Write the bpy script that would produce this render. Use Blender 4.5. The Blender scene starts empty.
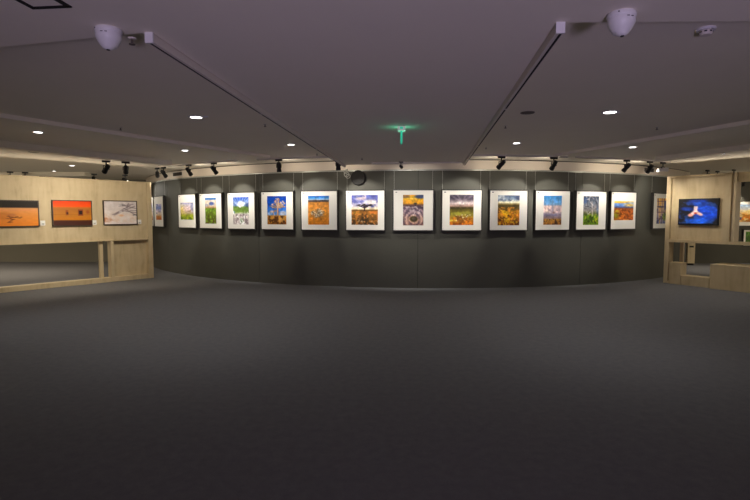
import bpy, bmesh, math, random
import numpy as np
from mathutils import Vector, Matrix, Quaternion

S = bpy.context.scene
COL = S.collection
rnd = random.Random(7)

# ------------------------------------------------------------------ place
EYE = 1.5
FPX, HZ = 500.0, 215.0
PITCH = math.atan((250 - HZ) / FPX)
CX, CY, R = 1.40, 19.48, 9.31          # centre and radius of the bulging dark wall
AXIS = math.atan2(CX, CY)              # the hall's long axis
Z_LOW, Z_HIGH = 2.42, 2.62             # dropped middle ceiling, raised side ceiling

def ray(px, py):
    x = (px - 375) / FPX; y = -(py - 250) / FPX
    c, s = math.cos(PITCH), math.sin(PITCH)
    return Vector((x, c + y * s, y * c - s))
def on_z(px, py, z):
    d = ray(px, py); t = (z - EYE) / d.z
    return Vector((d.x * t, d.y * t, z))
def on_wall(px, rad=R):
    d = ray(px, HZ)
    a = d.x**2 + d.y**2; b = -(d.x * CX + d.y * CY); c = CX**2 + CY**2 - rad * rad
    t = (-b - math.sqrt(max(b * b - a * c, 0))) / a
    return math.atan2(d.x * t - CX, CY - d.y * t)
def arc(phi, rad, z=0.0):
    return Vector((CX + rad * math.sin(phi), CY - rad * math.cos(phi), z))
def on_line(px, P, D):
    """where the sight line through column px meets the plan line P + s D"""
    d = ray(px, HZ)
    det = d.x * (-D.y) + D.x * d.y
    t = (P.x * (-D.y) + D.x * P.y) / det
    s = ((d.x * t - P.x) * D.x + (d.y * t - P.y) * D.y)
    return s

# ------------------------------------------------------------------ helpers
class MB:
    def __init__(self): self.bm = bmesh.new()
    def box(self, c, s, rot=None, bevel=0.0):
        M = Matrix.Translation(Vector(c)) @ (rot.to_4x4() if rot else Matrix.Identity(4)) @ Matrix.Diagonal((s[0], s[1], s[2], 1))
        r = bmesh.ops.create_cube(self.bm, size=1, matrix=M)
        if bevel:
            es = list({e for v in r['verts'] for e in v.link_edges})
            bmesh.ops.bevel(self.bm, geom=es, offset=bevel, segments=2, affect='EDGES', clamp_overlap=True)
        return self
    def tube(self, a, b, r0, r1=None, n=16, cap=True):
        a, b = Vector(a), Vector(b); d = b - a
        q = Vector((0, 0, 1)).rotation_difference(d)
        M = Matrix.Translation((a + b) / 2) @ q.to_matrix().to_4x4()
        bmesh.ops.create_cone(self.bm, cap_ends=cap, segments=n, radius1=r0, radius2=r0 if r1 is None else r1, depth=d.length, matrix=M)
        return self
    def lathe(self, prof, n=28, M=None):
        rings = []
        for r, z in prof:
            if r < 1e-6: rings.append([self.bm.verts.new((0, 0, z))])
            else: rings.append([self.bm.verts.new((r * math.cos(2 * math.pi * k / n), r * math.sin(2 * math.pi * k / n), z)) for k in range(n)])
        for A, B in zip(rings, rings[1:]):
            for k in range(n):
                a0, a1 = A[k % len(A)], A[(k + 1) % len(A)]; b0, b1 = B[k % len(B)], B[(k + 1) % len(B)]
                f = [a0, a1, b1, b0]; u = []
                for v in f:
                    if v not in u: u.append(v)
                if len(u) >= 3: self.bm.faces.new(u)
        if M: bmesh.ops.transform(self.bm, matrix=M, verts=[v for r in rings for v in r])
        return self
    def torus(self, c, R0, r, n=24, m=8, rot=None):
        vs = []
        for i in range(n):
            a = 2 * math.pi * i / n
            vs.append([self.bm.verts.new(Vector(c) + ((rot or Matrix.Identity(3)) @ Vector(((R0 + r * math.cos(2*math.pi*j/m)) * math.cos(a), (R0 + r * math.cos(2*math.pi*j/m)) * math.sin(a), r * math.sin(2*math.pi*j/m))))) for j in range(m)])
        for i in range(n):
            for j in range(m):
                self.bm.faces.new((vs[i][j], vs[(i+1) % n][j], vs[(i+1) % n][(j+1) % m], vs[i][(j+1) % m]))
        return self
    def prism(self, pts, z0, z1):
        lo = [self.bm.verts.new((p[0], p[1], z0)) for p in pts]; hi = [self.bm.verts.new((p[0], p[1], z1)) for p in pts]
        n = len(pts)
        self.bm.faces.new(lo[::-1]); self.bm.faces.new(hi)
        for k in range(n): self.bm.faces.new((lo[k], lo[(k+1) % n], hi[(k+1) % n], hi[k]))
        return self
    def arcwall(self, p0, p1, r0, r1, z0, z1, n=40):
        g = []
        for i in range(n + 1):
            p = p0 + (p1 - p0) * i / n
            g.append([self.bm.verts.new(arc(p, r, z)) for r, z in ((r0, z0), (r1, z0), (r1, z1), (r0, z1))])
        for A, B in zip(g, g[1:]):
            for k in range(4): self.bm.faces.new((A[k], A[(k+1) % 4], B[(k+1) % 4], B[k]))
        self.bm.faces.new(g[0]); self.bm.faces.new(g[-1][::-1])
        return self
    def build(self, name, mat, parent=None, smooth=False):
        bmesh.ops.recalc_face_normals(self.bm, faces=self.bm.faces)
        me = bpy.data.meshes.new(name); self.bm.to_mesh(me); self.bm.free()
        me.materials.append(mat)
        if smooth:
            for p in me.polygons: p.use_smooth = True
            try: me.set_sharp_from_angle(angle=math.radians(40))
            except Exception: pass
        o = bpy.data.objects.new(name, me); COL.objects.link(o)
        if parent: o.parent = parent
        return o

def tag(o, label=None, cat=None, group=None, kind=None):
    for k, v in (('label', label), ('category', cat), ('group', group), ('kind', kind)):
        if v: o[k] = v
    return o
def root(name, loc, rz=0.0, label=None, cat=None, group=None):
    o = bpy.data.objects.new(name, None); COL.objects.link(o)
    o.location = loc; o.rotation_euler = (0, 0, rz); o.empty_display_size = .1
    return tag(o, label, cat, group, 'thing')
def copy_tree(o, parent=None):
    c = o.copy(); COL.objects.link(c)
    if parent: c.parent = parent
    for ch in list(o.children): copy_tree(ch, c)
    return c
def struct(o): o['kind'] = 'structure'; return o

# ------------------------------------------------------------------ materials
def lin(c):
    return tuple(((v/255)/12.92 if v/255 <= .04045 else ((v/255+.055)/1.055)**2.4) for v in c)
def new_mat(name):
    m = bpy.data.materials.new(name); m.use_nodes = True
    nt = m.node_tree; b = nt.nodes['Principled BSDF']
    return m, nt, b
def plain(name, rgb, rough=.6, metal=0.0, vary=.06, scale=8.0, bump=0.0):
    """flat paint with slight procedural mottling"""
    m, nt, b = new_mat(name)
    tc = nt.nodes.new('ShaderNodeTexCoord'); nz = nt.nodes.new('ShaderNodeTexNoise')
    nz.inputs['Scale'].default_value = scale; nz.inputs['Detail'].default_value = 4
    nt.links.new(tc.outputs['Object'], nz.inputs['Vector'])
    mx = nt.nodes.new('ShaderNodeMix'); mx.data_type = 'RGBA'
    mx.inputs[6].default_value = (*[v * (1 - vary) for v in rgb], 1); mx.inputs[7].default_value = (*[min(1, v * (1 + vary)) for v in rgb], 1)
    nt.links.new(nz.outputs['Fac'], mx.inputs[0]); nt.links.new(mx.outputs[2], b.inputs['Base Color'])
    b.inputs['Roughness'].default_value = rough; b.inputs['Metallic'].default_value = metal
    if bump:
        bp = nt.nodes.new('ShaderNodeBump'); bp.inputs['Strength'].default_value = bump; bp.inputs['Distance'].default_value = .01
        nt.links.new(nz.outputs['Fac'], bp.inputs['Height']); nt.links.new(bp.outputs['Normal'], b.inputs['Normal'])
    return m
def glow(name, rgb, strength):
    m, nt, b = new_mat(name)
    b.inputs['Base Color'].default_value = (*rgb, 1)
    b.inputs['Emission Color'].default_value = (*rgb, 1); b.inputs['Emission Strength'].default_value = strength
    return m
def carpet_mat():
    m, nt, b = new_mat('carpet')
    tc = nt.nodes.new('ShaderNodeTexCoord')
    n1 = nt.nodes.new('ShaderNodeTexNoise'); n1.inputs['Scale'].default_value = 160; n1.inputs['Detail'].default_value = 3
    n2 = nt.nodes.new('ShaderNodeTexNoise'); n2.inputs['Scale'].default_value = 14; n2.inputs['Detail'].default_value = 5; n2.inputs['Roughness'].default_value = .7
    for n in (n1, n2): nt.links.new(tc.outputs['Object'], n.inputs['Vector'])
    ad = nt.nodes.new('ShaderNodeMath'); ad.operation = 'ADD'
    nt.links.new(n1.outputs['Fac'], ad.inputs[0]); nt.links.new(n2.outputs['Fac'], ad.inputs[1])
    cr = nt.nodes.new('ShaderNodeValToRGB')
    cr.color_ramp.elements[0].position = .30; cr.color_ramp.elements[0].color = (.118, .120, .130, 1)
    cr.color_ramp.elements[1].position = .70; cr.color_ramp.elements[1].color = (.185, .186, .196, 1)
    hf = nt.nodes.new('ShaderNodeMath'); hf.operation = 'MULTIPLY'; hf.inputs[1].default_value = .5
    nt.links.new(ad.outputs[0], hf.inputs[0]); nt.links.new(hf.outputs[0], cr.inputs['Fac'])
    nt.links.new(cr.outputs['Color'], b.inputs['Base Color'])
    bp = nt.nodes.new('ShaderNodeBump'); bp.inputs['Strength'].default_value = .25; bp.inputs['Distance'].default_value = .004
    nt.links.new(n1.outputs['Fac'], bp.inputs['Height']); nt.links.new(bp.outputs['Normal'], b.inputs['Normal'])
    b.inputs['Roughness'].default_value = 1.0; b.inputs['Specular IOR Level'].default_value = .1
    return m
def plywood_mat(name='plywood', k=1.0):
    m, nt, b = new_mat(name)
    tc = nt.nodes.new('ShaderNodeTexCoord')
    mp = nt.nodes.new('ShaderNodeMapping'); mp.inputs['Scale'].default_value = (5, 5, .8)
    nt.links.new(tc.outputs['Object'], mp.inputs['Vector'])
    n1 = nt.nodes.new('ShaderNodeTexNoise'); n1.inputs['Scale'].default_value = 2.2; n1.inputs['Detail'].default_value = 7; n1.inputs['Distortion'].default_value = .6
    nt.links.new(mp.outputs['Vector'], n1.inputs['Vector'])
    n2 = nt.nodes.new('ShaderNodeTexNoise'); n2.inputs['Scale'].default_value = 3.5; n2.inputs['Detail'].default_value = 6
    nt.links.new(tc.outputs['Object'], n2.inputs['Vector'])
    av = nt.nodes.new('ShaderNodeMath'); av.operation = 'MULTIPLY_ADD'; av.inputs[1].default_value = .55
    h = nt.nodes.new('ShaderNodeMath'); h.operation = 'MULTIPLY'; h.inputs[1].default_value = .45
    nt.links.new(n2.outputs['Fac'], h.inputs[0])
    nt.links.new(n1.outputs['Fac'], av.inputs[0]); nt.links.new(h.outputs[0], av.inputs[2])
    cr = nt.nodes.new('ShaderNodeValToRGB')
    e = cr.color_ramp.elements
    e[0].position = .30; e[0].color = (.45*k, .345*k, .195*k, 1); e[1].position = .66; e[1].color = (.64*k, .525*k, .335*k, 1)
    x = e.new(.47); x.color = (.58*k, .465*k, .285*k, 1)
    nt.links.new(av.outputs[0], cr.inputs['Fac']); nt.links.new(cr.outputs['Color'], b.inputs['Base Color'])
    b.inputs['Roughness'].default_value = .6
    return m
def print_mat():
    m, nt, b = new_mat('photo_print')
    a = nt.nodes.new('ShaderNodeAttribute'); a.attribute_name = 'ink'
    nt.links.new(a.outputs['Color'], b.inputs['Base Color'])
    b.inputs['Roughness'].default_value = .55; b.inputs['Specular IOR Level'].default_value = .25
    return m
def screen_mat():
    m, nt, b = new_mat('lit_screen')
    a = nt.nodes.new('ShaderNodeAttribute'); a.attribute_name = 'ink'
    nt.links.new(a.outputs['Color'], b.inputs['Emission Color']); b.inputs['Emission Strength'].default_value = 1.15
    b.inputs['Base Color'].default_value = (.01, .01, .01, 1); b.inputs['Roughness'].default_value = .3
    return m

M_CARPET = carpet_mat(); M_PLY = plywood_mat(); M_PLYD = plywood_mat('plywood_plinth', .95)
M_WALL = plain('dark_olive_wall', (.066, .065, .052), .75, vary=.10, scale=3.0)
M_SEAM = plain('seam_black', (.02, .02, .018), .9)
M_CEIL = plain('ceiling_paint', (.88, .82, .70), .85, vary=.03, scale=1.5)
M_FASCIA = plain('fascia_paint', (.66, .58, .48), .8, vary=.03, scale=2)
M_SIDE = plain('side_wall_paint', (.34, .32, .27), .85, vary=.05, scale=2)
M_OLIVE = plain('back_wall_paint', (.19, .18, .145), .85, vary=.05, scale=2)
M_BLACK = plain('black_metal', (.012, .012, .012), .45)
M_FRAME = plain('black_frame_wood', (.018, .016, .014), .5)
M_BROWN = plain('dark_brown_frame', (.05, .026, .014), .5)
M_MAT = plain('mat_board', (.80, .78, .72), .9, vary=.015, scale=30)
M_CARD = plain('white_card', (.82, .82, .80), .8)
M_INK = plain('dark_ink', (.05, .05, .06), .8)
M_WHITE = plain('white_plastic', (.74, .73, .74), .45)
M_TRACK = plain('pale_track', (.72, .66, .60), .5)
M_WIRE = plain('steel_wire', (.42, .42, .38), .4, .3)
M_DARK = plain('dark_gap', (.012, .011, .010), .9)
M_GREY = plain('grey_grille', (.12, .10, .08), .7)
M_LENSDARK = plain('smoked_lens', (.10, .09, .13), .15)
M_LENS = glow('lit_lens', (1, .93, .80), 5.0)
M_DOWN = glow('downlight_lens', (1, .96, .92), 9.0)
M_GREEN = glow('green_exit_panel', (.03, .55, .34), .55)
M_HOUS = glow('lit_housing', (.80, .88, .78), .15)
M_PRINT = print_mat(); M_SCREEN = screen_mat()

# ------------------------------------------------------------------ photographs (the prints' own pictures)
NX, NY = 44, 58
def vnoise(seed, fx, fy, nx=NX, ny=NY):
    r = np.random.RandomState(seed); g = r.rand(fy + 2, fx + 2)
    x = np.linspace(0, fx, nx); y = np.linspace(0, fy, ny)
    xi = x.astype(int); yi = y.astype(int); xf = x - xi; yf = y - yi
    xf = xf*xf*(3-2*xf); yf = yf*yf*(3-2*yf)
    a = g[np.ix_(yi, xi)]; b = g[np.ix_(yi, xi+1)]; c = g[np.ix_(yi+1, xi)]; d = g[np.ix_(yi+1, xi+1)]
    return (a*(1-xf)+b*xf)*(1-yf)[:, None] + (c*(1-xf)+d*xf)*yf[:, None]
def fbm(seed, fx, fy):
    return (vnoise(seed, fx, fy)*.5 + vnoise(seed+1, fx*2, fy*2)*.3 + vnoise(seed+2, fx*4, fy*4)*.2)
V, U = np.meshgrid(np.linspace(0, 1, NY), np.linspace(0, 1, NX), indexing='ij')   # v runs down the picture
class Pic:
    def __init__(s, stops):
        p = [q for q, _ in stops]; c = np.array([k for _, k in stops], float)
        s.a = np.stack([np.interp(V, p, c[:, k]) for k in range(3)], -1)
    n = .6
    def grain(s, n): s.n = n; return s
    def mix(s, m, c):
        m = np.clip(m, 0, 1)[..., None]; s.a = s.a*(1-m) + np.array(c, float)*m; return s
    def blob(s, u, v, ru, rv, c, k=1.0, soft=.5):
        d = np.sqrt(((U-u)/ru)**2 + ((V-v)/rv)**2); return s.mix(np.clip((1-d)/soft, 0, 1)*k, c)
    def line(s, u0, v0, u1, v1, w, c, k=1.0):
        du, dv = u1-u0, v1-v0; L = du*du+dv*dv
        t = np.clip(((U-u0)*du+(V-v0)*dv)/L, 0, 1)
        d = np.hypot(U-u0-t*du, V-v0-t*dv); return s.mix(np.clip(1.6-d/w, 0, 1)*k, c)
    def speck(s, seed, fx, fy, lo, hi, c, v0=0, v1=1, k=1.0):
        n = fbm(seed, fx, fy); m = np.clip((n-lo)/(hi-lo), 0, 1)*((V >= v0) & (V <= v1)); return s.mix(m*k, c)

def art_aloe_field():       # pale sky, blue strip, golden foot
    return Pic([(0, (200,190,215)), (.25, (120,140,200)), (.4, (215,205,225)), (.7, (225,200,170)), (.8, (215,140,60)), (1, (190,110,60))]).speck(3, 4, 6, .5, .7, (95,115,180), 0, .6)
def art_meadow():
    p = Pic([(0, (150,150,190)), (.12, (200,195,210)), (.45, (222,200,200)), (.62, (200,185,150)), (.72, (150,160,50)), (1, (95,125,20))])
    p.blob(.05, .45, .5, .45, (225,205,95), .75, .9).blob(.5, .35, .35, .25, (232,205,205), .6).blob(.98, .3, .25, .4, (110,125,170), .6)
    return p.speck(11, 7, 6, .5, .75, (150,120,90), .45, .75).speck(12, 9, 8, .5, .7, (180,190,60), .72, 1)
def art_grassland():
    p = Pic([(0, (35,105,170)), (.06, (70,120,180)), (.10, (225,210,190)), (.30, (205,190,175)), (.38, (160,130,90)), (.42, (95,125,40)), (.75, (85,105,30)), (1, (75,70,30))])
    p.blob(.6, .22, .3, .09, (65,85,150), .9).blob(.1, .28, .25, .08, (120,125,160), .6)
    for k in range(9): p.line(.08+.11*k, .5, .05+.115*k, 1, .016, (120,85,45), .5)
    return p.speck(21, 8, 12, .5, .7, (130,165,60), .42, 1)
def art_storm_flowers():
    p = Pic([(0, (40,80,175)), (.3, (110,140,200)), (.36, (95,122,60)), (.55, (118,150,66)), (.62, (205,200,195)), (1, (190,180,175))])
    for a in range(-4, 6): p.line(.45, .36, .45+.22*a, -.02, .022, (225,228,238), .38)
    p.blob(.5, .25, .28, .14, (245,245,245), .8).blob(.95, .3, .2, .1, (60,80,120), .7).blob(.02, .55, .12, .06, (60,110,200), .6)
    p.mix(np.clip((V-.53-.25*abs(U-.5))*12, 0, 1)*(V > .5)*.8, (214,206,204))
    p.blob(.55, .88, .14, .12, (80,150,60), .8)
    return p.speck(33, 9, 9, .52, .62, (120,105,110), .6, 1, .7).speck(36, 7, 7, .55, .7, (250,250,250), .5, 1)
def art_quiver_tree():
    p = Pic([(0, (12,62,160)), (.35, (28,95,195)), (.65, (95,150,220)), (.70, (205,150,70)), (1, (150,95,30))])
    p.blob(.82, .6, .24, .10, (205,205,218), .85).blob(.12, .62, .2, .06, (170,190,225), .7)
    r2 = np.random.RandomState(4); cols = ((214,182,148),(150,112,84),(190,158,132))
    for k in range(46):
        a = math.radians(-172+164*r2.rand()); q = .18+.27*r2.rand()
        u, v = .56+q*math.cos(a), .44+q*.8*math.sin(a)
        p.line(.56+.3*q*math.cos(a), .44+.25*q*math.sin(a), u, v, .010, cols[k % 3], .75).blob(u, v, .045, .03, cols[(k+1) % 3], .9)
    p.line(.55, .74, .56, .40, .035, (200,160,120)).line(.585, .74, .585, .42, .012, (110,78,60), .8)
    p.line(.34, .70, .34, .56, .02, (190,150,110)).blob(.26, .55, .16, .05, (205,176,150), .9).blob(.42, .52, .10, .05, (180,140,110), .8)
    p.blob(.22, .88, .2, .1, (228,168,70), .8).blob(.75, .85, .22, .12, (222,170,100), .8)
    return p.speck(43, 9, 9, .5, .6, (85,50,22), .7, 1, .9)
def art_dry_bush():
    p = Pic([(0, (20,95,180)), (.06, (40,130,205)), (.13, (170,190,215)), (.15, (90,80,80)), (.20, (70,55,45)), (.23, (196,132,56)), (.5, (216,150,62)), (1, (188,115,22))])
    p.blob(.7, .17, .25, .04, (45,50,60), .8)
    p.blob(.45, .61, .36, .18, (112,100,88), .85, .6)
    r2 = np.random.RandomState(8)
    for k in range(70):
        a = r2.rand()*6.283; q = .75*r2.rand()**.5
        u, v = .45+.36*q*math.cos(a), .61+.17*q*math.sin(a); a2 = a+(r2.rand()-.5)*2
        p.line(u, v, u+.09*math.cos(a2), v+.05*math.sin(a2), .009, ((235,228,215),(55,48,45),(170,160,150))[k % 3], .9)
    return p.line(.62, .78, .62, .95, .02, (120,75,30), .7).speck(53, 10, 4, .5, .8, (225,150,70), .25, 1, .5)
def art_lone_acacia():
    p = Pic([(0, (80,92,165)), (.2, (140,142,195)), (.38, (212,205,215)), (.47, (240,222,185)), (.50, (105,75,32)), (.6, (150,100,42)), (.8, (112,80,38)), (1, (66,47,24))])
    p.blob(.72, .26, .4, .13, (240,232,225), .85).blob(.35, .12, .25, .07, (225,205,205), .8).blob(.5, .05, .08, .1, (235,215,205), .7)
    p.speck(61, 5, 9, .5, .66, (82,86,155), 0, .42, .85).speck(64, 7, 10, .55, .7, (235,228,228), 0, .45, .7)
    r2 = np.random.RandomState(9)
    for k in range(26):
        u = .5+(r2.rand()-.5)*.52; v = .345+(r2.rand()-.5)*.085*(1.2-abs(u-.5)*2)
        p.blob(u, v, .07, .022, (44,34,38), .8)
    for du in (-.16, -.08, .08, .16): p.line(.5, .46, .5+du, .36, .008, (45,34,34), .8)
    p.line(.5, .38, .5, .56, .018, (35,25,22)).blob(.5, .5, .3, .012, (60,45,30), .8)
    p.blob(.5, .78, .17, .26, (50,38,20), .75).blob(.2, .6, .2, .05, (120,110,35), .6).blob(.85, .58, .22, .06, (205,118,50), .75)
    return p.speck(66, 10, 10, .5, .62, (205,135,62), .53, 1, .8).speck(69, 9, 9, .6, .7, (225,195,160), .75, 1, .8)
def art_rock_pool():
    p = Pic([(0, (215,160,55)), (.1, (236,182,22)), (.28, (222,156,30)), (.33, (105,72,58)), (.40, (80,62,80)), (.55, (150,128,142)), (.75, (178,146,130)), (1, (150,112,98))])
    p.blob(.85, .06, .38, .09, (52,72,125), .95).blob(.08, .06, .32, .07, (110,88,76), .75).blob(.45, .12, .3, .03, (245,215,120), .7)
    p.blob(.6, .29, .12, .05, (62,52,34), .9).line(.6, .28, .6, .36, .014, (50,40,30), .9)
    d = np.sqrt(((U-.52)/.62)**2 + ((V-.80)/.40)**2) + .16*(fbm(71, 4, 5)-.5) - .10*fbm(72, 8, 9)
    p.mix(((np.sin(d*19) > .35) & (V > .36))*.5, (70,56,74)).mix(((np.sin(d*19) < -.6) & (V > .36))*.4, (226,196,190))
    p.blob(.52, .80, .40, .18, (206,164,142), .95, .6).blob(.53, .79, .23, .115, (66,58,22), 1, .35).blob(.5, .77, .12, .05, (108,98,40), .8)
    return p.speck(74, 9, 9, .54, .68, (72,58,78), .36, 1, .6).speck(77, 8, 10, .6, .72, (232,214,212), .38, .7, .7)
def art_sun_prairie():
    p = Pic([(0, (92,84,98)), (.12, (78,70,82)), (.28, (205,188,188)), (.38, (160,130,116)), (.43, (66,58,26)), (.52, (108,98,36)), (.66, (140,130,50)), (.8, (186,132,40)), (1, (170,92,22))])
    p.blob(.52, .26, .30, .08, (252,244,238), .95, .9).blob(.15, .08, .35, .09, (68,60,76), .75).blob(.85, .1, .3, .1, (74,66,82), .75)
    for du in (-.5, -.2, .15, .45): p.line(.52, .26, .52+du, .0, .03, (170,155,165), .35)
    p.blob(.3, .62, .3, .06, (176,172,66), .75).blob(.72, .6, .25, .06, (150,146,62), .6).line(.28, .84, -.02, .86, .03, (226,212,90), .75)
    r2 = np.random.RandomState(12)
    for k in range(34):
        u = .18+.75*r2.rand(); v = .66+.2*r2.rand(); p.blob(u, v, .035, .022, ((238,228,205),(90,72,50),(225,200,150))[k % 3], .85)
    return p.speck(86, 9, 10, .5, .62, (228,138,38), .74, 1, .85).speck(88, 9, 10, .55, .65, (110,60,18), .7, 1, .6)
def art_golden_hills():
    p = Pic([(0, (78,98,128)), (.12, (140,158,178)), (.24, (240,232,200)), (.29, (150,136,84)), (.33, (78,66,32)), (.44, (96,78,34)), (.6, (196,134,22)), (1, (118,64,12))])
    p.blob(.62, .2, .36, .06, (252,248,230), .95, .9).blob(.2, .06, .3, .1, (205,212,218), .8).blob(.95, .08, .25, .1, (66,80,112), .85).speck(90, 6, 12, .5, .66, (88,104,134), 0, .2, .7)
    p.blob(.32, .62, .30, .13, (248,190,12), .95, .9).blob(.42, .85, .16, .12, (240,186,22), .85).blob(.8, .62, .15, .07, (215,140,60), .7)
    p.speck(93, 10, 12, .5, .6, (78,44,18), .46, 1, .9)
    return p.speck(96, 10, 10, .56, .66, (238,160,64), .4, 1, .75).speck(99, 10, 10, .58, .66, (255,214,60), .5, 1, .6)
def art_cloud_mountain():
    p = Pic([(0, (60,140,205)), (.3, (120,165,210)), (.36, (215,190,190)), (.55, (230,205,200)), (.66, (130,125,155)), (.78, (150,125,120)), (.82, (200,150,70)), (1, (165,110,50))])
    p.blob(.25, .45, .3, .12, (240,215,205), .9).blob(.8, .45, .3, .14, (235,210,210), .8).line(.5, .15, .5, .55, .03, (120,140,170), .6).line(.35, .3, .65, .3, .03, (120,140,170), .5)
    p.blob(.55, .58, .1, .05, (170,120,110), .6)
    return p.speck(103, 9, 9, .5, .62, (80,55,45), .8, 1, .9).speck(106, 6, 6, .5, .7, (170,150,165), .4, .8, .7)
def art_silver_tree():
    p = Pic([(0, (60,75,95)), (.3, (115,120,130)), (.5, (130,125,125)), (.6, (105,110,70)), (.7, (105,140,30)), (1, (100,130,20))])
    r2 = np.random.RandomState(5)
    for k in range(26):
        u, v = r2.rand(), r2.rand()*.55; a = r2.rand()*6.3
        p.line(u, v, u+.22*math.cos(a), v+.16*math.sin(a), .014, ((210,205,205),(40,45,60),(160,150,150))[k % 3], .75)
    p.line(.55, .2, .6, .7, .03, (200,190,190), .7).blob(.1, .15, .2, .14, (50,80,130), .6).blob(.95, .5, .14, .25, (60,85,125), .5)
    return p.speck(113, 8, 8, .5, .62, (50,70,20), .6, 1, .9).speck(116, 7, 7, .6, .7, (205,205,60), .62, 1, .8)
def art_red_canyon():
    p = Pic([(0, (235,200,100)), (.12, (110,150,215)), (.24, (100,140,205)), (.33, (80,80,120)), (.38, (150,85,40)), (.6, (200,110,45)), (1, (185,95,35))])
    p.blob(.8, .2, .4, .12, (230,190,90), .95, .8).blob(.3, .06, .5, .06, (245,190,60), .8).blob(.1, .75, .3, .28, (120,130,35), .9, .8).blob(.15, .52, .14, .08, (190,185,60), .7)
    return p.speck(123, 9, 7, .52, .64, (110,55,25), .38, 1, .8).speck(126, 8, 8, .58, .7, (235,160,80), .4, 1, .7)
def art_city_columns():
    p = Pic([(0, (240,180,80)), (.3, (235,200,150)), (.6, (225,195,175)), (1, (120,130,175))])
    for k in range(5): p.line(.1+.2*k, 0, .12+.2*k, 1, .035, ((30,50,120),(235,175,60),(120,90,120))[k % 3], .75)
    for v in (.12, .33, .55, .8): p.line(0, v, 1, v, .02, (120,80,100), .7)
    return p.blob(.8, .72, .3, .2, (110,140,40), .8).blob(.9, .25, .2, .25, (40,70,165), .8).speck(133, 6, 9, .55, .7, (50,50,90), .3, 1, .7)
def art_orange_dune():
    p = Pic([(0, (30,20,14)), (.25, (34,24,16)), (.29, (228,164,110)), (.5, (228,154,78)), (1, (230,138,38))])
    p.blob(.75, .33, .4, .07, (225,150,100), .6, .9)
    for a in ((.38,.62,.62,.68),(.45,.68,.58,.62),(.36,.7,.5,.74),(.62,.68,.66,.64),(.4,.58,.44,.7),(.5,.72,.4,.84),(.38,.86,.46,.84)): p.line(*a, .012, (95,45,25), .75)
    return p.blob(.46, .56, .12, .08, (190,120,80), .6).blob(.3, .6, .2, .2, (190,110,45), .4).grain(.08)
def art_desert_hut():
    p = Pic([(0, (232,70,4)), (.22, (238,90,5)), (.26, (200,112,36)), (.32, (172,110,44)), (.55, (184,122,40)), (.78, (198,126,24)), (.80, (80,38,25)), (1, (70,34,24))])
    p.mix(((abs(U-.70) < .07) & (abs(V-.47) < .13))*1.0, (140,70,40)).mix(((abs(U-.71) < .045) & (abs(V-.48) < .08))*1.0, (45,18,14))
    p.mix(((abs(U-.36) < .035) & (abs(V-.48) < .11))*1.0, (150,80,35)).blob(.36, .5, .04, .06, (70,30,18))
    return p.blob(.9, .45, .06, .1, (150,75,35), .7).line(0, .56, 1, .56, .008, (150,85,20), .6).grain(.08)
def art_white_flight():
    p = Pic([(0, (215,205,206)), (.4, (226,216,214)), (.7, (232,212,200)), (.8, (222,190,168)), (1, (240,232,232))])
    for a in ((.3,.6,.95,.2),(.35,.52,.8,.18),(.45,.22,.9,.12),(.5,.4,1,.5),(.6,.3,1,.62),(.7,.3,.75,.08),(.25,.58,.6,.4),(.55,.18,.98,.3),(.8,.4,1,.4)): p.line(*a, .018, (120,105,112), .6)
    p.blob(.55, .15, .12, .06, (95,90,95), .6).blob(.95, .6, .1, .06, (100,95,100), .6).blob(.6, .75, .35, .2, (248,244,246), .7, .9).blob(.52, .62, .1, .06, (235,180,130), .6)
    return p.blob(.06, .8, .2, .12, (195,120,75), .6).speck(153, 8, 6, .5, .7, (240,234,236), 0, 1, .6).grain(.1)
def art_blue_hands():
    p = Pic([(0, (18,16,20)), (1, (22,20,24))])
    b = (22,70,190)
    p.blob(.5, .1, .36, .2, (20,60,150), .95).blob(.2, .38, .22, .12, (18,55,140), .95).blob(.72, .55, .42, .42, b, .95, .4).blob(.5, .9, .4, .18, (28,90,205), .95).blob(.95, .1, .22, .2, (15,14,18), 1)
    p.speck(163, 9, 7, .5, .7, (60,120,230), .1, 1, .45)
    k = (235,185,170)
    p.line(.3, .66, .44, .5, .05, k).line(.44, .5, .58, .62, .05, k).line(.42, .3, .42, .52, .022, (240,205,195)).line(.47, .3, .46, .5, .022, (240,205,195)).blob(.31, .64, .07, .06, (225,150,130)).blob(.44, .56, .05, .05, (200,60,30))
    return p
def art_autumn_river():
    p = Pic([(0, (150,180,215)), (.3, (215,215,215)), (.45, (225,195,140)), (.6, (225,150,50)), (.8, (205,120,30)), (1, (170,120,70))])
    return p.blob(.15, .7, .1, .25, (60,80,150), .7).blob(.8, .4, .2, .18, (140,110,90), .7).speck(173, 6, 6, .5, .7, (245,215,150), .3, 1)
def art_green_leaf():
    return Pic([(0, (60,105,35)), (.5, (75,130,40)), (1, (50,95,30))]).speck(183, 6, 6, .5, .7, (110,160,60)).blob(.15, .6, .2, .4, (50,60,30), .5)

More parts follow.
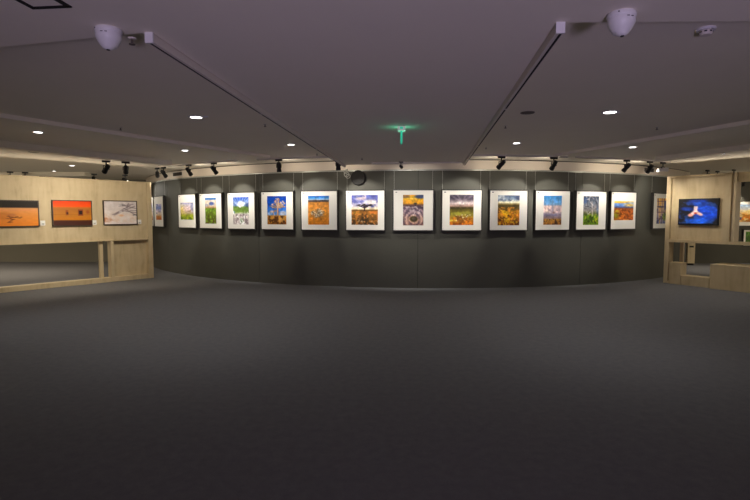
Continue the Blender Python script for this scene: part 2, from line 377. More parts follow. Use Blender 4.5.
def print_mesh(pic, w, h, name, mat, parent, loc):
    """a flat sheet w x h facing -y, one colour per point"""
    a = pic.a / 255; a = a*(1 + pic.n*(fbm(int(a.sum()) % 900, 11, 14)-.5))[..., None]; g_ = a.mean(-1, keepdims=True)
    a = np.clip(g_ + (a-g_)*1.05, 0, 1); a = a**1.06; a = np.where(a <= .04045, a/12.92, ((a+.055)/1.055)**2.4)
    verts = [((i/(NX-1)-.5)*w, 0, (.5-j/(NY-1))*h) for j in range(NY) for i in range(NX)]
    faces = [(j*NX+i, (j+1)*NX+i, (j+1)*NX+i+1, j*NX+i+1) for j in range(NY-1) for i in range(NX-1)]
    me = bpy.data.meshes.new(name); me.from_pydata(verts, [], faces)
    at = me.color_attributes.new('ink', 'FLOAT_COLOR', 'POINT')
    at.data.foreach_set('color', np.concatenate([a.reshape(-1, 3), np.ones((NX*NY, 1))], 1).astype(np.float32).ravel())
    me.materials.append(mat)
    o = bpy.data.objects.new(name, me); COL.objects.link(o); o.location = loc; o.parent = parent
    return o

# ------------------------------------------------------------------ room shell
struct(MB().box((0, 7, -.05), (44, 26, .1)).build('floor', M_CARPET))
ax, ay = math.sin(AXIS), math.cos(AXIS)
def room(x, y, z=0):        # hall coordinates: x across, y along the axis, from under the camera
    return Vector((x*ay + y*ax, -x*ax + y*ay, z))
# raised ceiling over everything
struct(MB().box((0, 7, Z_HIGH+.06), (44, 26, .12)).build('ceiling', M_CEIL))
# dropped part: the whole near end, and a tongue between the two long tracks
tl0, tl1 = on_z(150, 37, Z_LOW-.02), on_z(345, 166, Z_LOW-.02)
tr0, tr1 = on_z(560, 27, Z_LOW-.02), on_z(464, 164, Z_LOW-.02)
nl, nr = on_z(0, 48, Z_LOW), on_z(750, 21, Z_LOW)
def ext(a, b, d): return a + (a-b).normalized()*d
outl = Vector((-.02, 0, 0)); outr = Vector((.02, 0, 0))
fl, fr = ext(tl1, tl0, .02), ext(tr1, tr0, .02)
nl2 = ext(nl, tl0, 9.5); nr2 = ext(nr, tr0, 9.5)
pts = [nl2, tl0+outl*2, fl+outl*2, fr+outr*2, tr0+outr*2, nr2, Vector((nr2.x, -5, 0)), Vector((nl2.x, -5, 0))]
struct(MB().prism([(p.x, p.y) for p in pts], Z_LOW, Z_HIGH+.002).build('ceiling_middle', M_CEIL))
# curved dark wall: fabric-covered boards with narrow seams over a black backing
seams = sorted([on_wall(168), on_wall(418)])
step = (seams[1]-seams[0])/2
sm = [seams[1]+step*k for k in range(-4, 5)]
A0, A1 = math.radians(-100), on_wall(687.5)
struct(MB().arcwall(A0, A1, R-.2, R-.012, 0, 2.42, 120).build('wall_front_backing', M_SEAM))
b = MB(); edges = [A0]+[s for s in sm if A0 < s < A1]+[A1]
for a, c in zip(edges, edges[1:]): b.arcwall(a+.0005, c-.0005, R-.02, R, .0, 2.42, 30)
struct(b.build('wall_front', M_WALL))
struct(MB().arcwall(A0, A1, R-.2, R+.03, 2.42, Z_HIGH-.02, 120).build('trim_1', M_FASCIA))      # pale fascia over the dark boards
struct(MB().arcwall(A0, A1, R-.2, R-.0, Z_HIGH-.02, Z_HIGH, 120).build('trim_2', M_DARK))        # shadow gap at the ceiling
struct(MB().arcwall(A0, A1, R+.001, R+.016, 2.395, 2.415, 120).build('trim_3', M_WIRE))         # hanging rail
# back walls beside the drum, side walls, rear wall
struct(MB().box((-12.5, 16.1, 1.31), (11, .2, 2.62)).build('wall_back_left', M_OLIVE))
struct(MB().box((14.0, 15.6, 1.31), (14.0, .2, 2.62)).build('wall_back_right', M_WALL))
struct(MB().box((-17, 5.5, 1.31), (.2, 21.2, 2.62)).build('wall_left', M_SIDE))
struct(MB().box((17, 5.3, 1.31), (.2, 20.6, 2.62)).build('wall_right', M_SIDE))
struct(MB().box((0, -5.1, 1.31), (34, .2, 2.62)).build('wall_rear', M_SIDE))
# slanting ceiling bands left and right
def band(name, a, bb, drop, wide, ea=3.0, eb=0.0, mat=None):
    a = Vector((a.x, a.y, 0)); bb = Vector((bb.x, bb.y, 0)); d = (bb-a).normalized(); n = Vector((-d.y, d.x, 0))
    if n.y < 0: n = -n
    a = a-d*ea; bb = bb+d*eb
    struct(MB().prism([tuple((a)[:2]), tuple((bb)[:2]), tuple((bb+n*wide)[:2]), tuple((a+n*wide)[:2])], Z_HIGH-drop, Z_HIGH+.004).build(name, mat or M_CEIL))
band('trim_4', on_z(0, 117.5, Z_HIGH-.05), on_z(270, 158, Z_HIGH-.05), .05, .12)
band('trim_5', on_z(0, 147, Z_HIGH-.10), on_z(172, 165.5, Z_HIGH-.10), .10, .2)
band('trim_6', on_z(750, 124, Z_HIGH-.05), on_z(552, 157, Z_HIGH-.05), .05, .12)
band('trim_7', on_z(750, 149, Z_HIGH-.08), on_z(655, 161, Z_HIGH-.08), .08, .2)
band('trim_8', Vector((-15, 13.2, 0)), Vector((-7.6, 13.2, 0)), .10, .3, 0)
band('trim_9', Vector((8.6, 13.0, 0)), Vector((15, 12.2, 0)), .06, .3, 0)

# ------------------------------------------------------------------ pictures on the curved wall
PW, PH, PZ = .795, .800, 1.594
PICS = [  # art, column of its centre (None: one pitch further round), print window (u0,u1,v0,v1), label
 (art_aloe_field, None, (.2,.8,.2,.8), 'farthest-left framed photo on the curved wall, only a sliver past the plywood partition'),
 (art_aloe_field, 159, (.2,.8,.25,.78), 'narrow-looking framed photo of pale sky and golden ground just right of the plywood partition'),
 (art_meadow, 187.2, (.12,.88,.24,.76), 'white-matted landscape of pink clouds over a bright green meadow strip'),
 (art_grassland, 210.7, (.26,.76,.12,.87), 'framed photo of tall green grass under cream sky with thin blue top'),
 (art_storm_flowers, 241.2, (.21,.79,.12,.88), 'framed photo of bursting white clouds above green band and pale flowers'),
 (art_quiver_tree, 277.2, (.19,.79,.11,.87), 'framed photo of a pale branching tree on golden rocks against deep blue sky'),
 (art_dry_bush, 319.2, (.19,.78,.12,.87), 'framed photo of a grey dry bush on orange sand under blue sky'),
 (art_lone_acacia, 365.2, (.14,.83,.11,.87), 'framed photo of a dark flat-topped tree on brown plain under cloudy violet sky'),
 (art_rock_pool, 413.2, (.24,.76,.11,.88), 'framed photo of yellow sunset over rock terraces with a round dark pool'),
 (art_sun_prairie, 461.7, (.19,.80,.11,.87), 'framed photo of sun through purple-grey clouds over olive and orange grass'),
 (art_golden_hills, 508.5, (.21,.79,.12,.88), 'framed photo of golden sunlit hills with dark rocks under blue-grey clouds'),
 (art_cloud_mountain, 552.5, (.23,.76,.12,.87), 'framed photo of pinkish cloud bank in blue sky above golden rocks'),
 (art_silver_tree, 591, (.23,.75,.12,.88), 'framed photo of tangled silvery branches above bright green grass'),
 (art_red_canyon, 623.2, (.12,.90,.24,.76), 'white-matted landscape of red-orange canyon ground with blue and gold sky'),
 (art_city_columns, 661.5, (.2,.8,.13,.87), 'framed photo in orange and blue patches half hidden by the right plywood post'),
]
def framed(loc, rz, art, win, label, group, w=PW, h=PH, frame=M_FRAME, wires=True, fw=.020, depth=.062, tagged=True, matted=True, cat='framed photograph', ztop=None):
    r = root('framed_photograph', loc, rz, label, cat, group)
    f = MB(); y0 = -.012-depth/2
    f.box((0, y0, h/2+fw/2), (w+2*fw, depth, fw)).box((0, y0, -h/2-fw/2), (w+2*fw, depth, fw))
    f.box((-w/2-fw/2, y0, 0), (fw, depth, h)).box((w/2+fw/2, y0, 0), (fw, depth, h))
    f.box((0, -.008, h*.3), (w*.8, .016, .03))            # cleat behind, against the wall
    f.build('frame', frame, r)
    if matted:
        MB().box((0, -.012-depth*.45, 0), (w, depth*.8, h)).build('mat', M_MAT, r)
        u0, u1, v0, v1 = win
        print_mesh(art(), (u1-u0)*w, (v1-v0)*h, 'print', M_PRINT, r, ((u0+u1)/2*w-w/2, -.012-depth*.86, h/2-(v0+v1)/2*h))
        if tagged: MB().box((-w*.43, -.012-depth*.86, h*.455), (.035, .002, .016)).build('number_tag', M_INK, r)
    else:
        MB().box((0, -.012-depth*.40, 0), (w, depth*.7, h)).build('backing_board', frame, r)
        print_mesh(art(), w, h, 'print', M_PRINT, r, (0, -.012-depth*.80, 0))
    if wires:
        zt = ztop or (2.405-loc[2])
        for sx in (-1, 1):
            MB().tube((sx*w*.488, -.012, h/2), (sx*w*.488, -.010, zt), .0028, n=6).build('hanging_wire', M_WIRE, r)
    return r
phis = [on_wall(p[1], R+.06) if p[1] else None for p in PICS]
phis[0] = phis[1]-(phis[3]-phis[2])*.90
for (art, px, win, label), ph in zip(PICS, phis):
    P = arc(ph, R, PZ)
    framed(P, ph, art, win, label, 'matted photographs hung along the curved dark wall')

# ------------------------------------------------------------------ left plywood partition
LP = on_z(153.6, 277.6, 0); L_ANG = math.atan((780-375)/FPX)
LD = Vector((-math.sin(L_ANG), -math.cos(L_ANG), 0))        # runs from its right end towards the left of the picture
l_rz = math.atan2(-LD.y, -LD.x)                              # local +x points to the right end
lp = root('display_partition', LP, l_rz, 'long low-topped plywood display partition with three unmatted photos, at the left', 'partition')
def lx(px): return -on_line(px, LP, LD)                       # local x of a column on its face
LZ, LO, LE = 2.25, .92, -9.0
x_st = lx(111)
MB().box(((LE-.10)/2, .03, (LZ+LO)/2+.0), (-LE-.10, .03, LZ-LO)).build('upper_panel', M_PLY, lp)
MB().box((LE/2, .075, LZ+.012), (-LE, .18, .024)).build('top_cap', M_PLY, lp)
MB().box((-.05, .075, LZ/2), (.10, .18, LZ)).build('end_post', M_PLY, lp)
MB().box(((LE-.10)/2, .075, LO+.012), (-LE-.10, .18, .024)).build('middle_rail', M_PLY, lp)
MB().box(((LE-.10)/2, .075, .05), (-LE-.10, .18, .10)).build('bottom_sill', M_PLY, lp)
MB().box((x_st, .075, (LO+.1)/2), (.07, .17, LO-.1)).build('stud', M_PLY, lp)
MB().box((x_st-.20, .12, (LO+.1)/2), (.07, .08, LO-.1)).build('stud', M_PLY, lp)
MB().box(((x_st-.10)/2, .125, (LO+.10)/2-.0), (-x_st-.10, .02, LO-.1)).build('lower_panel', M_PLY, lp)
def on_face(px, py, P, D):
    d = ray(px, py); det = d.x*(-D.y)+D.x*d.y
    t = (P.x*(-D.y)+D.x*P.y)/det
    return Vector((d.x*t, d.y*t, EYE+d.z*t))
def flat_pic(pxa, pxb, pya, pyb, art, label, P, D, rz, off=.013):
    a = on_face(pxa, (pya+pyb)/2, P, D); c = on_face(pxb, (pya+pyb)/2, P, D); m = (a+c)/2
    ht = on_face((pxa+pxb)/2, pya, P, D).z; hb = on_face((pxa+pxb)/2, pyb, P, D).z
    n = Vector((math.sin(rz), -math.cos(rz), 0)); w = (a-c).length
    return framed((m.x-n.x*off, m.y-n.y*off, (ht+hb)/2), rz, art, None, label, 'unmatted photographs on the left plywood partition', w-.03, ht-hb-.03, M_BROWN, False, .018, .035, False, False)
flat_pic(-14, 38.5, 200.2, 226.8, art_orange_dune, 'dark-framed photo of orange sand under a black sky, cut by the left edge', LP, LD, l_rz)
flat_pic(52, 91.5, 200.4, 226, art_desert_hut, 'dark-framed photo of a small desert hut below a red-orange sky', LP, LD, l_rz)
flat_pic(103, 136.5, 200.8, 224.7, art_white_flight, 'dark-framed whitish photo of grey wispy branches near the partition end', LP, LD, l_rz)
def card(px, py, label, P, D, rz, w=.085, h=.10):
    m = on_face(px, py, P, D)
    n = Vector((math.sin(rz), -math.cos(rz), 0))
    r = root('caption_card', m-n*.013, rz, label, 'caption card', 'caption cards beside the pictures on plywood')
    MB().box((0, -.004, 0), (w, .008, h)).build('card', M_CARD, r)
    b = MB()
    for k in range(2): b.box((-.0, -.0085, -.012-.016*k), (w*.55, .001, .007))
    b.build('print_block', M_INK, r)
card(43, 223, 'small white caption card right of the orange sand photo', LP, LD, l_rz)
card(94.6, 222.5, 'small white caption card right of the desert hut photo', LP, LD, l_rz)
card(139.6, 221.8, 'small white caption card right of the whitish branches photo', LP, LD, l_rz)

# ------------------------------------------------------------------ right plywood partition
RP = on_z(663.5, 282.5, 0); R_ANG = math.atan((64-375)/FPX)
RD = Vector((-math.sin(R_ANG), -math.cos(R_ANG), 0))
r_rz = math.atan2(RD.y, RD.x)
rp = root('display_partition', RP, r_rz, 'plywood display partition holding the blue screen, with open lower half, at the right', 'partition')
def rx(px): return on_line(px, RP, RD)
RZ, RO = 2.34, .97
x1, x2, x3, x4 = rx(722.5), rx(730.5), rx(733), rx(735.5); RE = x4+3.6
MB().box((.045, .08, RZ/2), (.09, .2, RZ)).build('end_post', M_PLY, rp)
MB().box(((.09+x1)/2, .06, (RZ+RO)/2), (x1-.09, .03, RZ-RO)).build('upper_panel', M_PLY, rp)
MB().box(((.09+x2)/2, .08, RZ-.02), (x2-.09, .2, .04)).build('top_cap', M_PLY, rp)
MB().box(((x1+x2)/2, .05, (RZ+RO)/2), (x2-x1, .14, RZ-RO)).build('wide_post', M_PLY, rp)
MB().box(((.09+RE)/2, .08, RO-.03), (RE-.09, .2, .06)).build('middle_rail', M_PLY, rp)
MB().box(((x3+x4)/2, .08, (RZ+RO)/2), (x4-x3, .2, RZ-RO)).build('slim_post', M_PLY, rp)
hd = on_face(745, 181.5, RP, RD).z
MB().box(((x4+RE)/2, .08, (RZ+hd)/2), (RE-x4, .04, RZ-hd)).build('header', M_PLY, rp)
MB().box(((.09+rx(672.5))/2-.004, .08, .03), (rx(672.5)-.098, .2, .06)).build('bottom_sill', M_PLY, rp)
MB().box((RE-.05, .08, RZ/2), (.1, .2, RZ)).build('end_post', M_PLY, rp)
MB().box((rx(669.3), .12, .06+(RO-.12)/2), (.06, .10, RO-.12)).build('stud', M_PLY, rp)
MB().box((rx(676), .32, RO/2), (.07, .06, RO)).build('stud', M_PLY, rp)
rn = Vector((math.sin(r_rz), -math.cos(r_rz), 0))
# screen
RF = RP-rn*.045
a, c = on_face(679.3, 212, RF, RD), on_face(719.6, 212, RF, RD); m = (a+c)/2; sw = (a-c).length
zt, zb = on_face(699, 198.6, RF, RD).z, on_face(699, 225.2, RF, RD).z
ms = root('tv_screen', (m.x, m.y, (zt+zb)/2), r_rz, 'black-edged flat screen glowing blue with a pinkish figure, on the right plywood panel', 'screen')
MB().box((0, -.022, 0), (sw, .044, zt-zb), bevel=.004).build('bezel', M_BLACK, ms)
print_mesh(art_blue_hands(), sw-.05, zt-zb-.06, 'display', M_SCREEN, ms, (0, -.0455, .005))
card(715.6, 229.4, 'small white caption card under the lower right corner of the blue screen', RF, RD, r_rz, .085, .085)
# stepped plywood blocks in front of / under the partition
def block(name, px0, px1, ztop, dy0, dy1, label, mat=M_PLYD):
    a, c = rx(px0), rx(px1)
    r = root(name, RP+RD*((a+c)/2), r_rz, label, 'plinth', 'plywood plinth blocks under the right partition')
    w = c-a
    MB().box((0, (dy0+dy1)/2, ztop/2-.01), (w, dy1-dy0, ztop-.02)).build('body', mat, r)
    MB().box((0, (dy0+dy1)/2, ztop-.01), (w+.004, dy1-dy0+.004, .02)).build('lid', M_PLY, r)
    return r
block('plinth_block', 672.5, 684, .47, -.05, .20, 'knee-high narrow plywood block beside the right partition end post')
block('plinth_block', 684.4, 713, .20, -.045, .24, 'low plywood bench step between the narrow block and the large block')
block('plinth_block', 715.5, 790, .50, -.12, .45, 'large plywood box plinth cut by the right edge of the picture')
# low stand further back
kp = on_z(690, 265, 0)
ks = root('information_stand', kp, -.35, 'small pale plywood stand with black plate seen through the opening under the blue screen', 'stand')
MB().box((0, 0, .03), (.15, .15, .06)).build('foot', M_BLACK, ks)
MB().box((0, 0, .36), (.19, .19, .60)).build('body', M_PLY, ks)
MB().box((0, -.098, .56), (.11, .008, .05)).build('plate', M_BLACK, ks)
# two pictures in the room behind, seen through the right bay
def back_pic(px0, px1, py0, py1, art, win, label, w=None):
    Y = 15.5
    def at(px, py): d = ray(px, py); t = Y/d.y; return Vector((d.x*t, Y, EYE+d.z*t))
    a, c = at(px0, py0), at(px1, py1)
    framed(((a.x+c.x)/2, Y, (a.z+c.z)/2), 0, art, win, label, 'photographs on the far right wall', c.x-a.x, a.z-c.z, M_FRAME, False, .02, .04, False, True)
back_pic(733, 765, 201.5, 225.6, art_autumn_river, (.08,.92,.12,.85), 'white-matted orange and blue landscape on the back wall behind the open right bay')
back_pic(743, 763, 230, 245.5, art_green_leaf, (.09,.91,.1,.9), 'small white-matted green photo low on the back wall behind the open right bay')

# ------------------------------------------------------------------ tracks
def long_track(a, bb, label, side):
    a = Vector((a.x, a.y, Z_LOW)); bb = Vector((bb.x, bb.y, Z_LOW)); d = bb-a; L = d.length
    r = root('lighting_track', a, math.atan2(d.y, d.x)-math.pi/2, label, 'lighting track', 'long lighting tracks on the ceiling')
    f = MB()
    f.box((0, L/2, -.004), (.036, L, .008)).box((-side*.0085, L/2, -.025), (.019, L, .042)).box((side*.0165, L/2, -.025), (.003, L, .042))
    f.build('channel', M_TRACK, r)
    MB().box((side*.008, L/2, -.026), (.0145, L-.01, .038)).build('slot', M_DARK, r)
    MB().box((0, -.006, -.0265), (.042, .014, .052)).build('end_cap', M_WHITE, r)
    for t in (.27, .62): MB().box((0, L*t, -.046), (.040, .03, .004)).build('joiner', M_TRACK, r)
    return r
long_track(tl0, tl1, 'long pale lighting track on the ceiling, left of the exit sign', -1)
long_track(tr0, tr1, 'long pale lighting track on the ceiling, right of the exit sign', 1)
ea, eb = on_z(372, 162.6, Z_LOW), on_z(461, 162.0, Z_LOW)
d = eb-ea
et = root('lighting_track', ea, math.atan2(d.y, d.x), 'short lighting track across the far end of the dropped ceiling', 'lighting track')
MB().box((d.length/2, .024, -.009), (d.length, .008, .018)).box((d.length/2, -.024, -.009), (d.length, .008, .018)).box((d.length/2, 0, -.003), (d.length, .04, .006)).build('channel', M_TRACK, et)
MB().box((d.length/2, 0, -.011), (d.length-.01, .038, .010)).build('slot', M_DARK, et)
TR = R+.80
def arc_track(p0, p1, label):
    r = root('lighting_track', (0, 0, 0), 0, label, 'lighting track', 'curved lighting tracks along the dark wall')
    MB().arcwall(p0, p1, TR-.022, TR+.022, Z_HIGH-.028, Z_HIGH, 30).build('channel', M_TRACK, r)
    MB().arcwall(p0, p1, TR-.013, TR+.013, Z_HIGH-.030, Z_HIGH-.027, 30).build('slot', M_DARK, r)
arc_track(on_wall(160, TR), on_wall(238, TR), 'curved ceiling track over the leftmost pictures of the dark wall')
arc_track(on_wall(258, TR), on_wall(336, TR), 'curved ceiling track between the slanting band and the left long track')
arc_track(on_wall(472, TR), on_wall(566, TR), 'curved ceiling track just right of the right long track')
arc_track(on_wall(574, TR), on_wall(668, TR), 'curved ceiling track over the rightmost pictures of the dark wall')

# ------------------------------------------------------------------ spotlights
proto = root('track_spotlight', (0, 0, -10))
MB().box((0, 0, -.014), (.105, .032, .028)).build('adapter', M_BLACK, proto)
MB().tube((0, 0, -.02), (0, 0, -.075), .009, n=10).box((0, 0, -.075), (.075, .02, .008)).box((.037, 0, -.10), (.006, .02, .055)).box((-.037, 0, -.10), (.006, .02, .055)).build('yoke', M_BLACK, proto)
hd_ = MB().lathe([(0, -.075), (.026, -.072), (.031, -.06), (.031, .03), (.036, .045), (.036, .075), (.031, .075), (.029, .066), (0, .066)], 20).build('head', M_BLACK, proto, True)
hd_.location = (0, 0, -.115)
ln_ = MB().tube((0, 0, .0662), (0, 0, .068), .028, n=20).build('lens', M_LENS, hd_)
used = [False]
def spot_fixture(mount, aim, label, rz=0.0, hang=0.0, white=False, name_group='black spotlights on the ceiling tracks', scale=1.3):
    o = proto if not used[0] else copy_tree(proto); used[0] = True
    o.name = 'track_spotlight'
    o.location = mount; o.rotation_euler = (0, 0, rz); o.scale = (scale,)*3
    tag(o, label, 'spotlight', name_group, 'thing')
    hp = Vector(mount)+Vector((0, 0, -.115*scale))
    dd = (Vector(aim)-hp).normalized()
    q = Vector((0, 0, 1)).rotation_difference(dd)
    h = [c for c in o.children if c.name.split('.')[0] == 'head'][0]
    h.rotation_mode = 'QUATERNION'; h.rotation_quaternion = Quaternion((0, 0, 1), -rz) @ q
    if white:
        me = h.data.copy(); me.materials.clear(); me.materials.append(M_WHITE); h.data = me
    return hp, dd
WARM = (1.0, .89, .72); NEUT = (1.0, .94, .84)
def beam(hp, aim, watts, size=64, blend=.55, col=NEUT, rad=.03):
    dd = (Vector(aim)-hp).normalized()
    L = bpy.data.lights.new('spot_beam', 'SPOT'); L.energy = watts; L.spot_size = math.radians(size); L.spot_blend = blend
    L.color = col; L.shadow_soft_size = rad
    o = bpy.data.objects.new('spot_beam', L); COL.objects.link(o)
    o.location = hp+dd*.105; o.rotation_mode = 'QUATERNION'; o.rotation_quaternion = Vector((0, 0, -1)).rotation_difference(dd)
    return o
def spill(hp, ph, watts=9):     # the wide halo around each spotlight's beam
    beam(hp, hp+Vector((-math.sin(ph), math.cos(ph), -.05)), watts, 165, 1.0, WARM, .06)
def pic_target(k, dz=.05): return arc(phis[k-1], R, PZ+dz)
WP = 60
# (mount column, lit pictures, label); all sit on the curved tracks
FIX = [
 (158.5, (2,), 'black spotlight hanging closest to the left partition end, leftmost on the curved track', 74),
 (165, (3,), 'black spotlight second from the left partition end, between that end and the ceiling vent', 56),
 (190, (4,), 'black spotlight on the curved track just right of the left ceiling vent', 64),
 (215, (5,), 'black spotlight on the curved track above the tall green grass photo', 64),
 (279.5, (6, 7), 'black spotlight on the curved track above the blue-sky pale tree photo', 66),
 (338.5, (8,), 'black spotlight hanging beside the far end of the left long track', 64),
 (500.5, (10, ), 'black spotlight tilted left on the curved track above the golden hills photo', 64),
 (552.5, (11, 12), 'black spotlight tilted left on the curved track above the pinkish cloud photo', 64),
 (625, (13,), 'black spotlight tilted left with lit face, above the red canyon photo', 60),
 (648, (14,), 'slim black spotlight in front of the right ceiling vent', 58),
]
BOOST = {2: .5, 3: .8, 4: .92, 13: .88, 14: .85}
for px, ks, label, size in FIX:
    ph = on_wall(px, TR); mt = arc(ph, TR, Z_HIGH-.028)
    aims = [pic_target(k) for k in ks]
    aim = sum(aims, Vector())/len(aims)
    if px in (279.5, 338.5): aim = mt+Vector((.03, .1, -1))          # these two hang straight down
    hp, dd = spot_fixture(mt, aim, label, ph)
    spill(hp, ph, 2 if px < 170 else 9)
    for am in aims: beam(hp, am, WP*BOOST.get(ks[0], 1.0), size+5, .5)
# white-bodied lamp by the right partition: lights the last picture
ph = on_wall(661, TR); mt = arc(ph, TR, Z_HIGH-.028)
hp, dd = spot_fixture(mt, mt+Vector((1.0, -.1, -.12)), 'white-bodied spotlight turned right on black bracket above the right partition', ph, white=True)
beam(hp, on_face(705, 240, RP, RD), 34, 130, 1, WARM)
beam(arc(on_wall(655, TR), TR, Z_HIGH-.14), pic_target(15), WP*1.2, 72, .75)
# the one at the middle, on the short end track
mt = on_z(401, 161.5, Z_LOW-.012); am = pic_target(9)
hp, dd = spot_fixture(mt, am+Vector((0, 0, .55)), 'round black spotlight at the middle of the short end track', 0, scale=.75)
beam(hp, am, WP*1.3, 76, .75)
# spotlights for the plywood partitions
def ceiling_fix(px, py, aim, label, watts=0, size=60, zz=Z_HIGH, rz=.6, col=WARM, group='black spotlights around the plywood partitions', white=False):
    mt = on_z(px, py, zz)
    hp, dd = spot_fixture(mt, aim, label, rz, white=white, name_group=group)
    if watts: beam(hp, aim, watts, size, .7, col)
fa = lambda px, py: on_face(px, py, LP, LD)
ceiling_fix(106, 160.5, fa(62, 240), 'black spotlight tilted left above the gap between hut photo and whitish photo', 44, 130, Z_HIGH-.12)
beam(on_z(100, 160.5, Z_HIGH-.12)+Vector((0, 0, -.26)), fa(10, 240), 76, 120, 1, WARM)  # extra beam without a fixture, added to brighten the partition's left part
ceiling_fix(125.5, 161.5, fa(128, 236), 'black spotlight pointing down at the whitish branches photo', 60, 130, Z_HIGH-.12)
lb = lambda px, py, z: on_z(px, py, z)
for px, py, lab in ((10, 171.5, 'faint grey spotlight farthest left behind the left partition top'), (25, 172, 'black spotlight second from the left edge behind the left partition top'), (42, 172.5, 'black spotlight third from the left edge behind the left partition top'), (94, 173.8, 'black spotlight just behind the left partition top, above the hut photo'), (125, 174.8, 'black spotlight with pale side just behind the left partition top, near its end')):
    if px == 125: ceiling_fix(px, py, pic_target(2, .1), lab, 42, 66, col=NEUT)      # lights the first pictures past the partition end
    else: ceiling_fix(px, py, Vector((on_z(px, py, Z_HIGH).x-.3, 15.5, 1.3)), lab)
for px, py, lab in ((707.5, 170, 'black spotlight peeking over the right partition above the screen'), (717.5, 171, 'small black spotlight over the right partition top, beside its wide post'), (734, 169.5, 'black spotlight with long adapter above the slim right post')):
    ceiling_fix(px, py, Vector((on_z(px, py, Z_HIGH).x+.2, 15.4, 1.5)), lab)
ceiling_fix(744, 178, Vector((on_z(744, 178, Z_HIGH).x+.1, 15.4, 1.55)), 'black spotlight visible inside the open right bay', 60, 60, rz=0)
fr_ = lambda px, py: on_face(px, py, RF, RD)

# ------------------------------------------------------------------ downlights
dproto = root('recessed_downlight', (0, 0, -10))
MB().lathe([(.052, .0), (.052, -.006), (.064, -.008), (.072, -.004), (.074, 0)], 28).build('trim_ring', M_WHITE, dproto, True)
MB().tube((0, 0, -.0005), (0, 0, -.0045), .052, n=28).build('diffuser', M_DOWN, dproto)
dused = [False]
def downlight(px, py, z, label, watts=16, sc=1.0):
    o = dproto if not dused[0] else copy_tree(dproto); dused[0] = True
    o.name = 'recessed_downlight'; P = on_z(px, py, z); o.location = P; o.scale = (sc, sc, 1)
    tag(o, label, 'downlight', 'round recessed downlights', 'thing')
    if watts:
        L = bpy.data.lights.new('downlight_glow', 'SPOT'); L.energy = watts; L.spot_size = math.radians(150); L.spot_blend = 1.0
        L.color = (1, .95, .90); L.shadow_soft_size = .05
        lo = bpy.data.objects.new('downlight_glow', L); COL.objects.link(lo); lo.location = P+Vector((0, 0, -.02))
DW = 56
downlight(196, 117, Z_HIGH, 'large bright downlight left of the left long track', DW, 1.25)
downlight(38, 132, Z_HIGH, 'bright downlight between the two slanting bands at far left', DW)
downlight(185, 150.3, Z_HIGH, 'small downlight between the slanting bands near the curved wall', DW*.6)
downlight(291, 144.5, Z_HIGH, 'small downlight beside the left long track near the curved wall', DW*.6)
downlight(72, 165.5, Z_HIGH, 'faint downlight behind the left slanting band, above the hut photo', DW*.6)
downlight(54, 171, Z_HIGH, 'tiny downlight just over the left partition top', 0, .8)
downlight(610, 112, Z_HIGH, 'large bright downlight right of the right long track', DW, 1.25)
downlight(516.5, 143, Z_HIGH, 'small downlight beside the right long track near the curved wall', DW*.6)
downlight(632.5, 147, Z_HIGH, 'small downlight between the right slanting bands near the curved wall', DW*.6)
downlight(722, 153.5, Z_HIGH, 'faint downlight behind the right slanting band above the blue screen', DW*.6)

# ------------------------------------------------------------------ ceiling fittings
def dome_camera(px, py, face_px, label, tilt):
    P = on_z(px, py, Z_LOW)
    r = root('dome_camera', P, 0, label, 'security camera', 'white dome cameras on the near ceiling')
    MB().lathe([(0, 0), (.060, 0), (.063, -.004), (.063, -.022), (.061, -.026), (0, -.026)], 36).build('mounting_base', M_WHITE, r, True)
    MB().lathe([(.060, -.026), (.060, -.052), (.055, -.066), (.048, -.082), (.040, -.096), (.034, -.106), (0, -.106)], 36).build('housing', M_WHITE, r, True)
    q = Matrix.Rotation(math.radians(tilt), 4, 'Z') @ Matrix.Translation((0, -.006, -.092)) @ Matrix.Rotation(math.radians(14), 4, 'X')
    e = MB().lathe([(.032, 0), (.031, -.012), (.026, -.022), (.014, -.031), (0, -.033)], 24, q).build('eyeball', M_LENSDARK if False else M_WHITE, r, True)
    MB().lathe([(.009, -.029), (.009, -.034), (0, -.0345)], 14, q @ Matrix.Rotation(math.radians(-22), 4, 'X')).build('lens', M_BLACK, e, True)
    r.scale = (1, 1, .84)
    sl = MB()
    for sx in (-.13, .20):
        a = math.radians(-90+tilt)+sx
        sl.box((.0605*math.cos(a), .0605*math.sin(a), -.036), (.005, .011, .003), Matrix.Rotation(a, 3, 'Z'))
    sl.build('vent_slot', M_INK, r)
    sc = MB(); a = math.radians(-135+tilt)
    sc.tube((.0625*math.cos(a), .0625*math.sin(a), -.012), (.065*math.cos(a), .065*math.sin(a), -.012), .0035, n=10)
    sc.build('screw', M_INK, r)
    return r
dome_camera(108.5, 29, 0, 'white dome camera left of the left long track end', 4)
dome_camera(621.5, 13.5, 0, 'white dome camera right of the right long track end', 10)
P = on_z(706, 26, Z_LOW); P = on_z(706, 28.5, Z_HIGH)
sd = root('smoke_detector', P, 0, 'small round smoke detector on the ceiling at upper right', 'smoke detector')
MB().lathe([(0, 0), (.052, 0), (.054, -.006), (.050, -.014), (0, -.014)], 28).build('base', M_WHITE, sd, True)
MB().lathe([(.036, -.014), (.036, -.030), (.030, -.040), (0, -.042)], 28).build('sensing_chamber', M_TRACK, sd, True)
v = MB()
for k in range(8):
    a = k*math.pi/4+.2; v.box((.036*math.cos(a), .036*math.sin(a), -.023), (.004, .014, .008), Matrix.Rotation(a, 3, 'Z'))
v.build('inlet_slot', M_INK, sd)
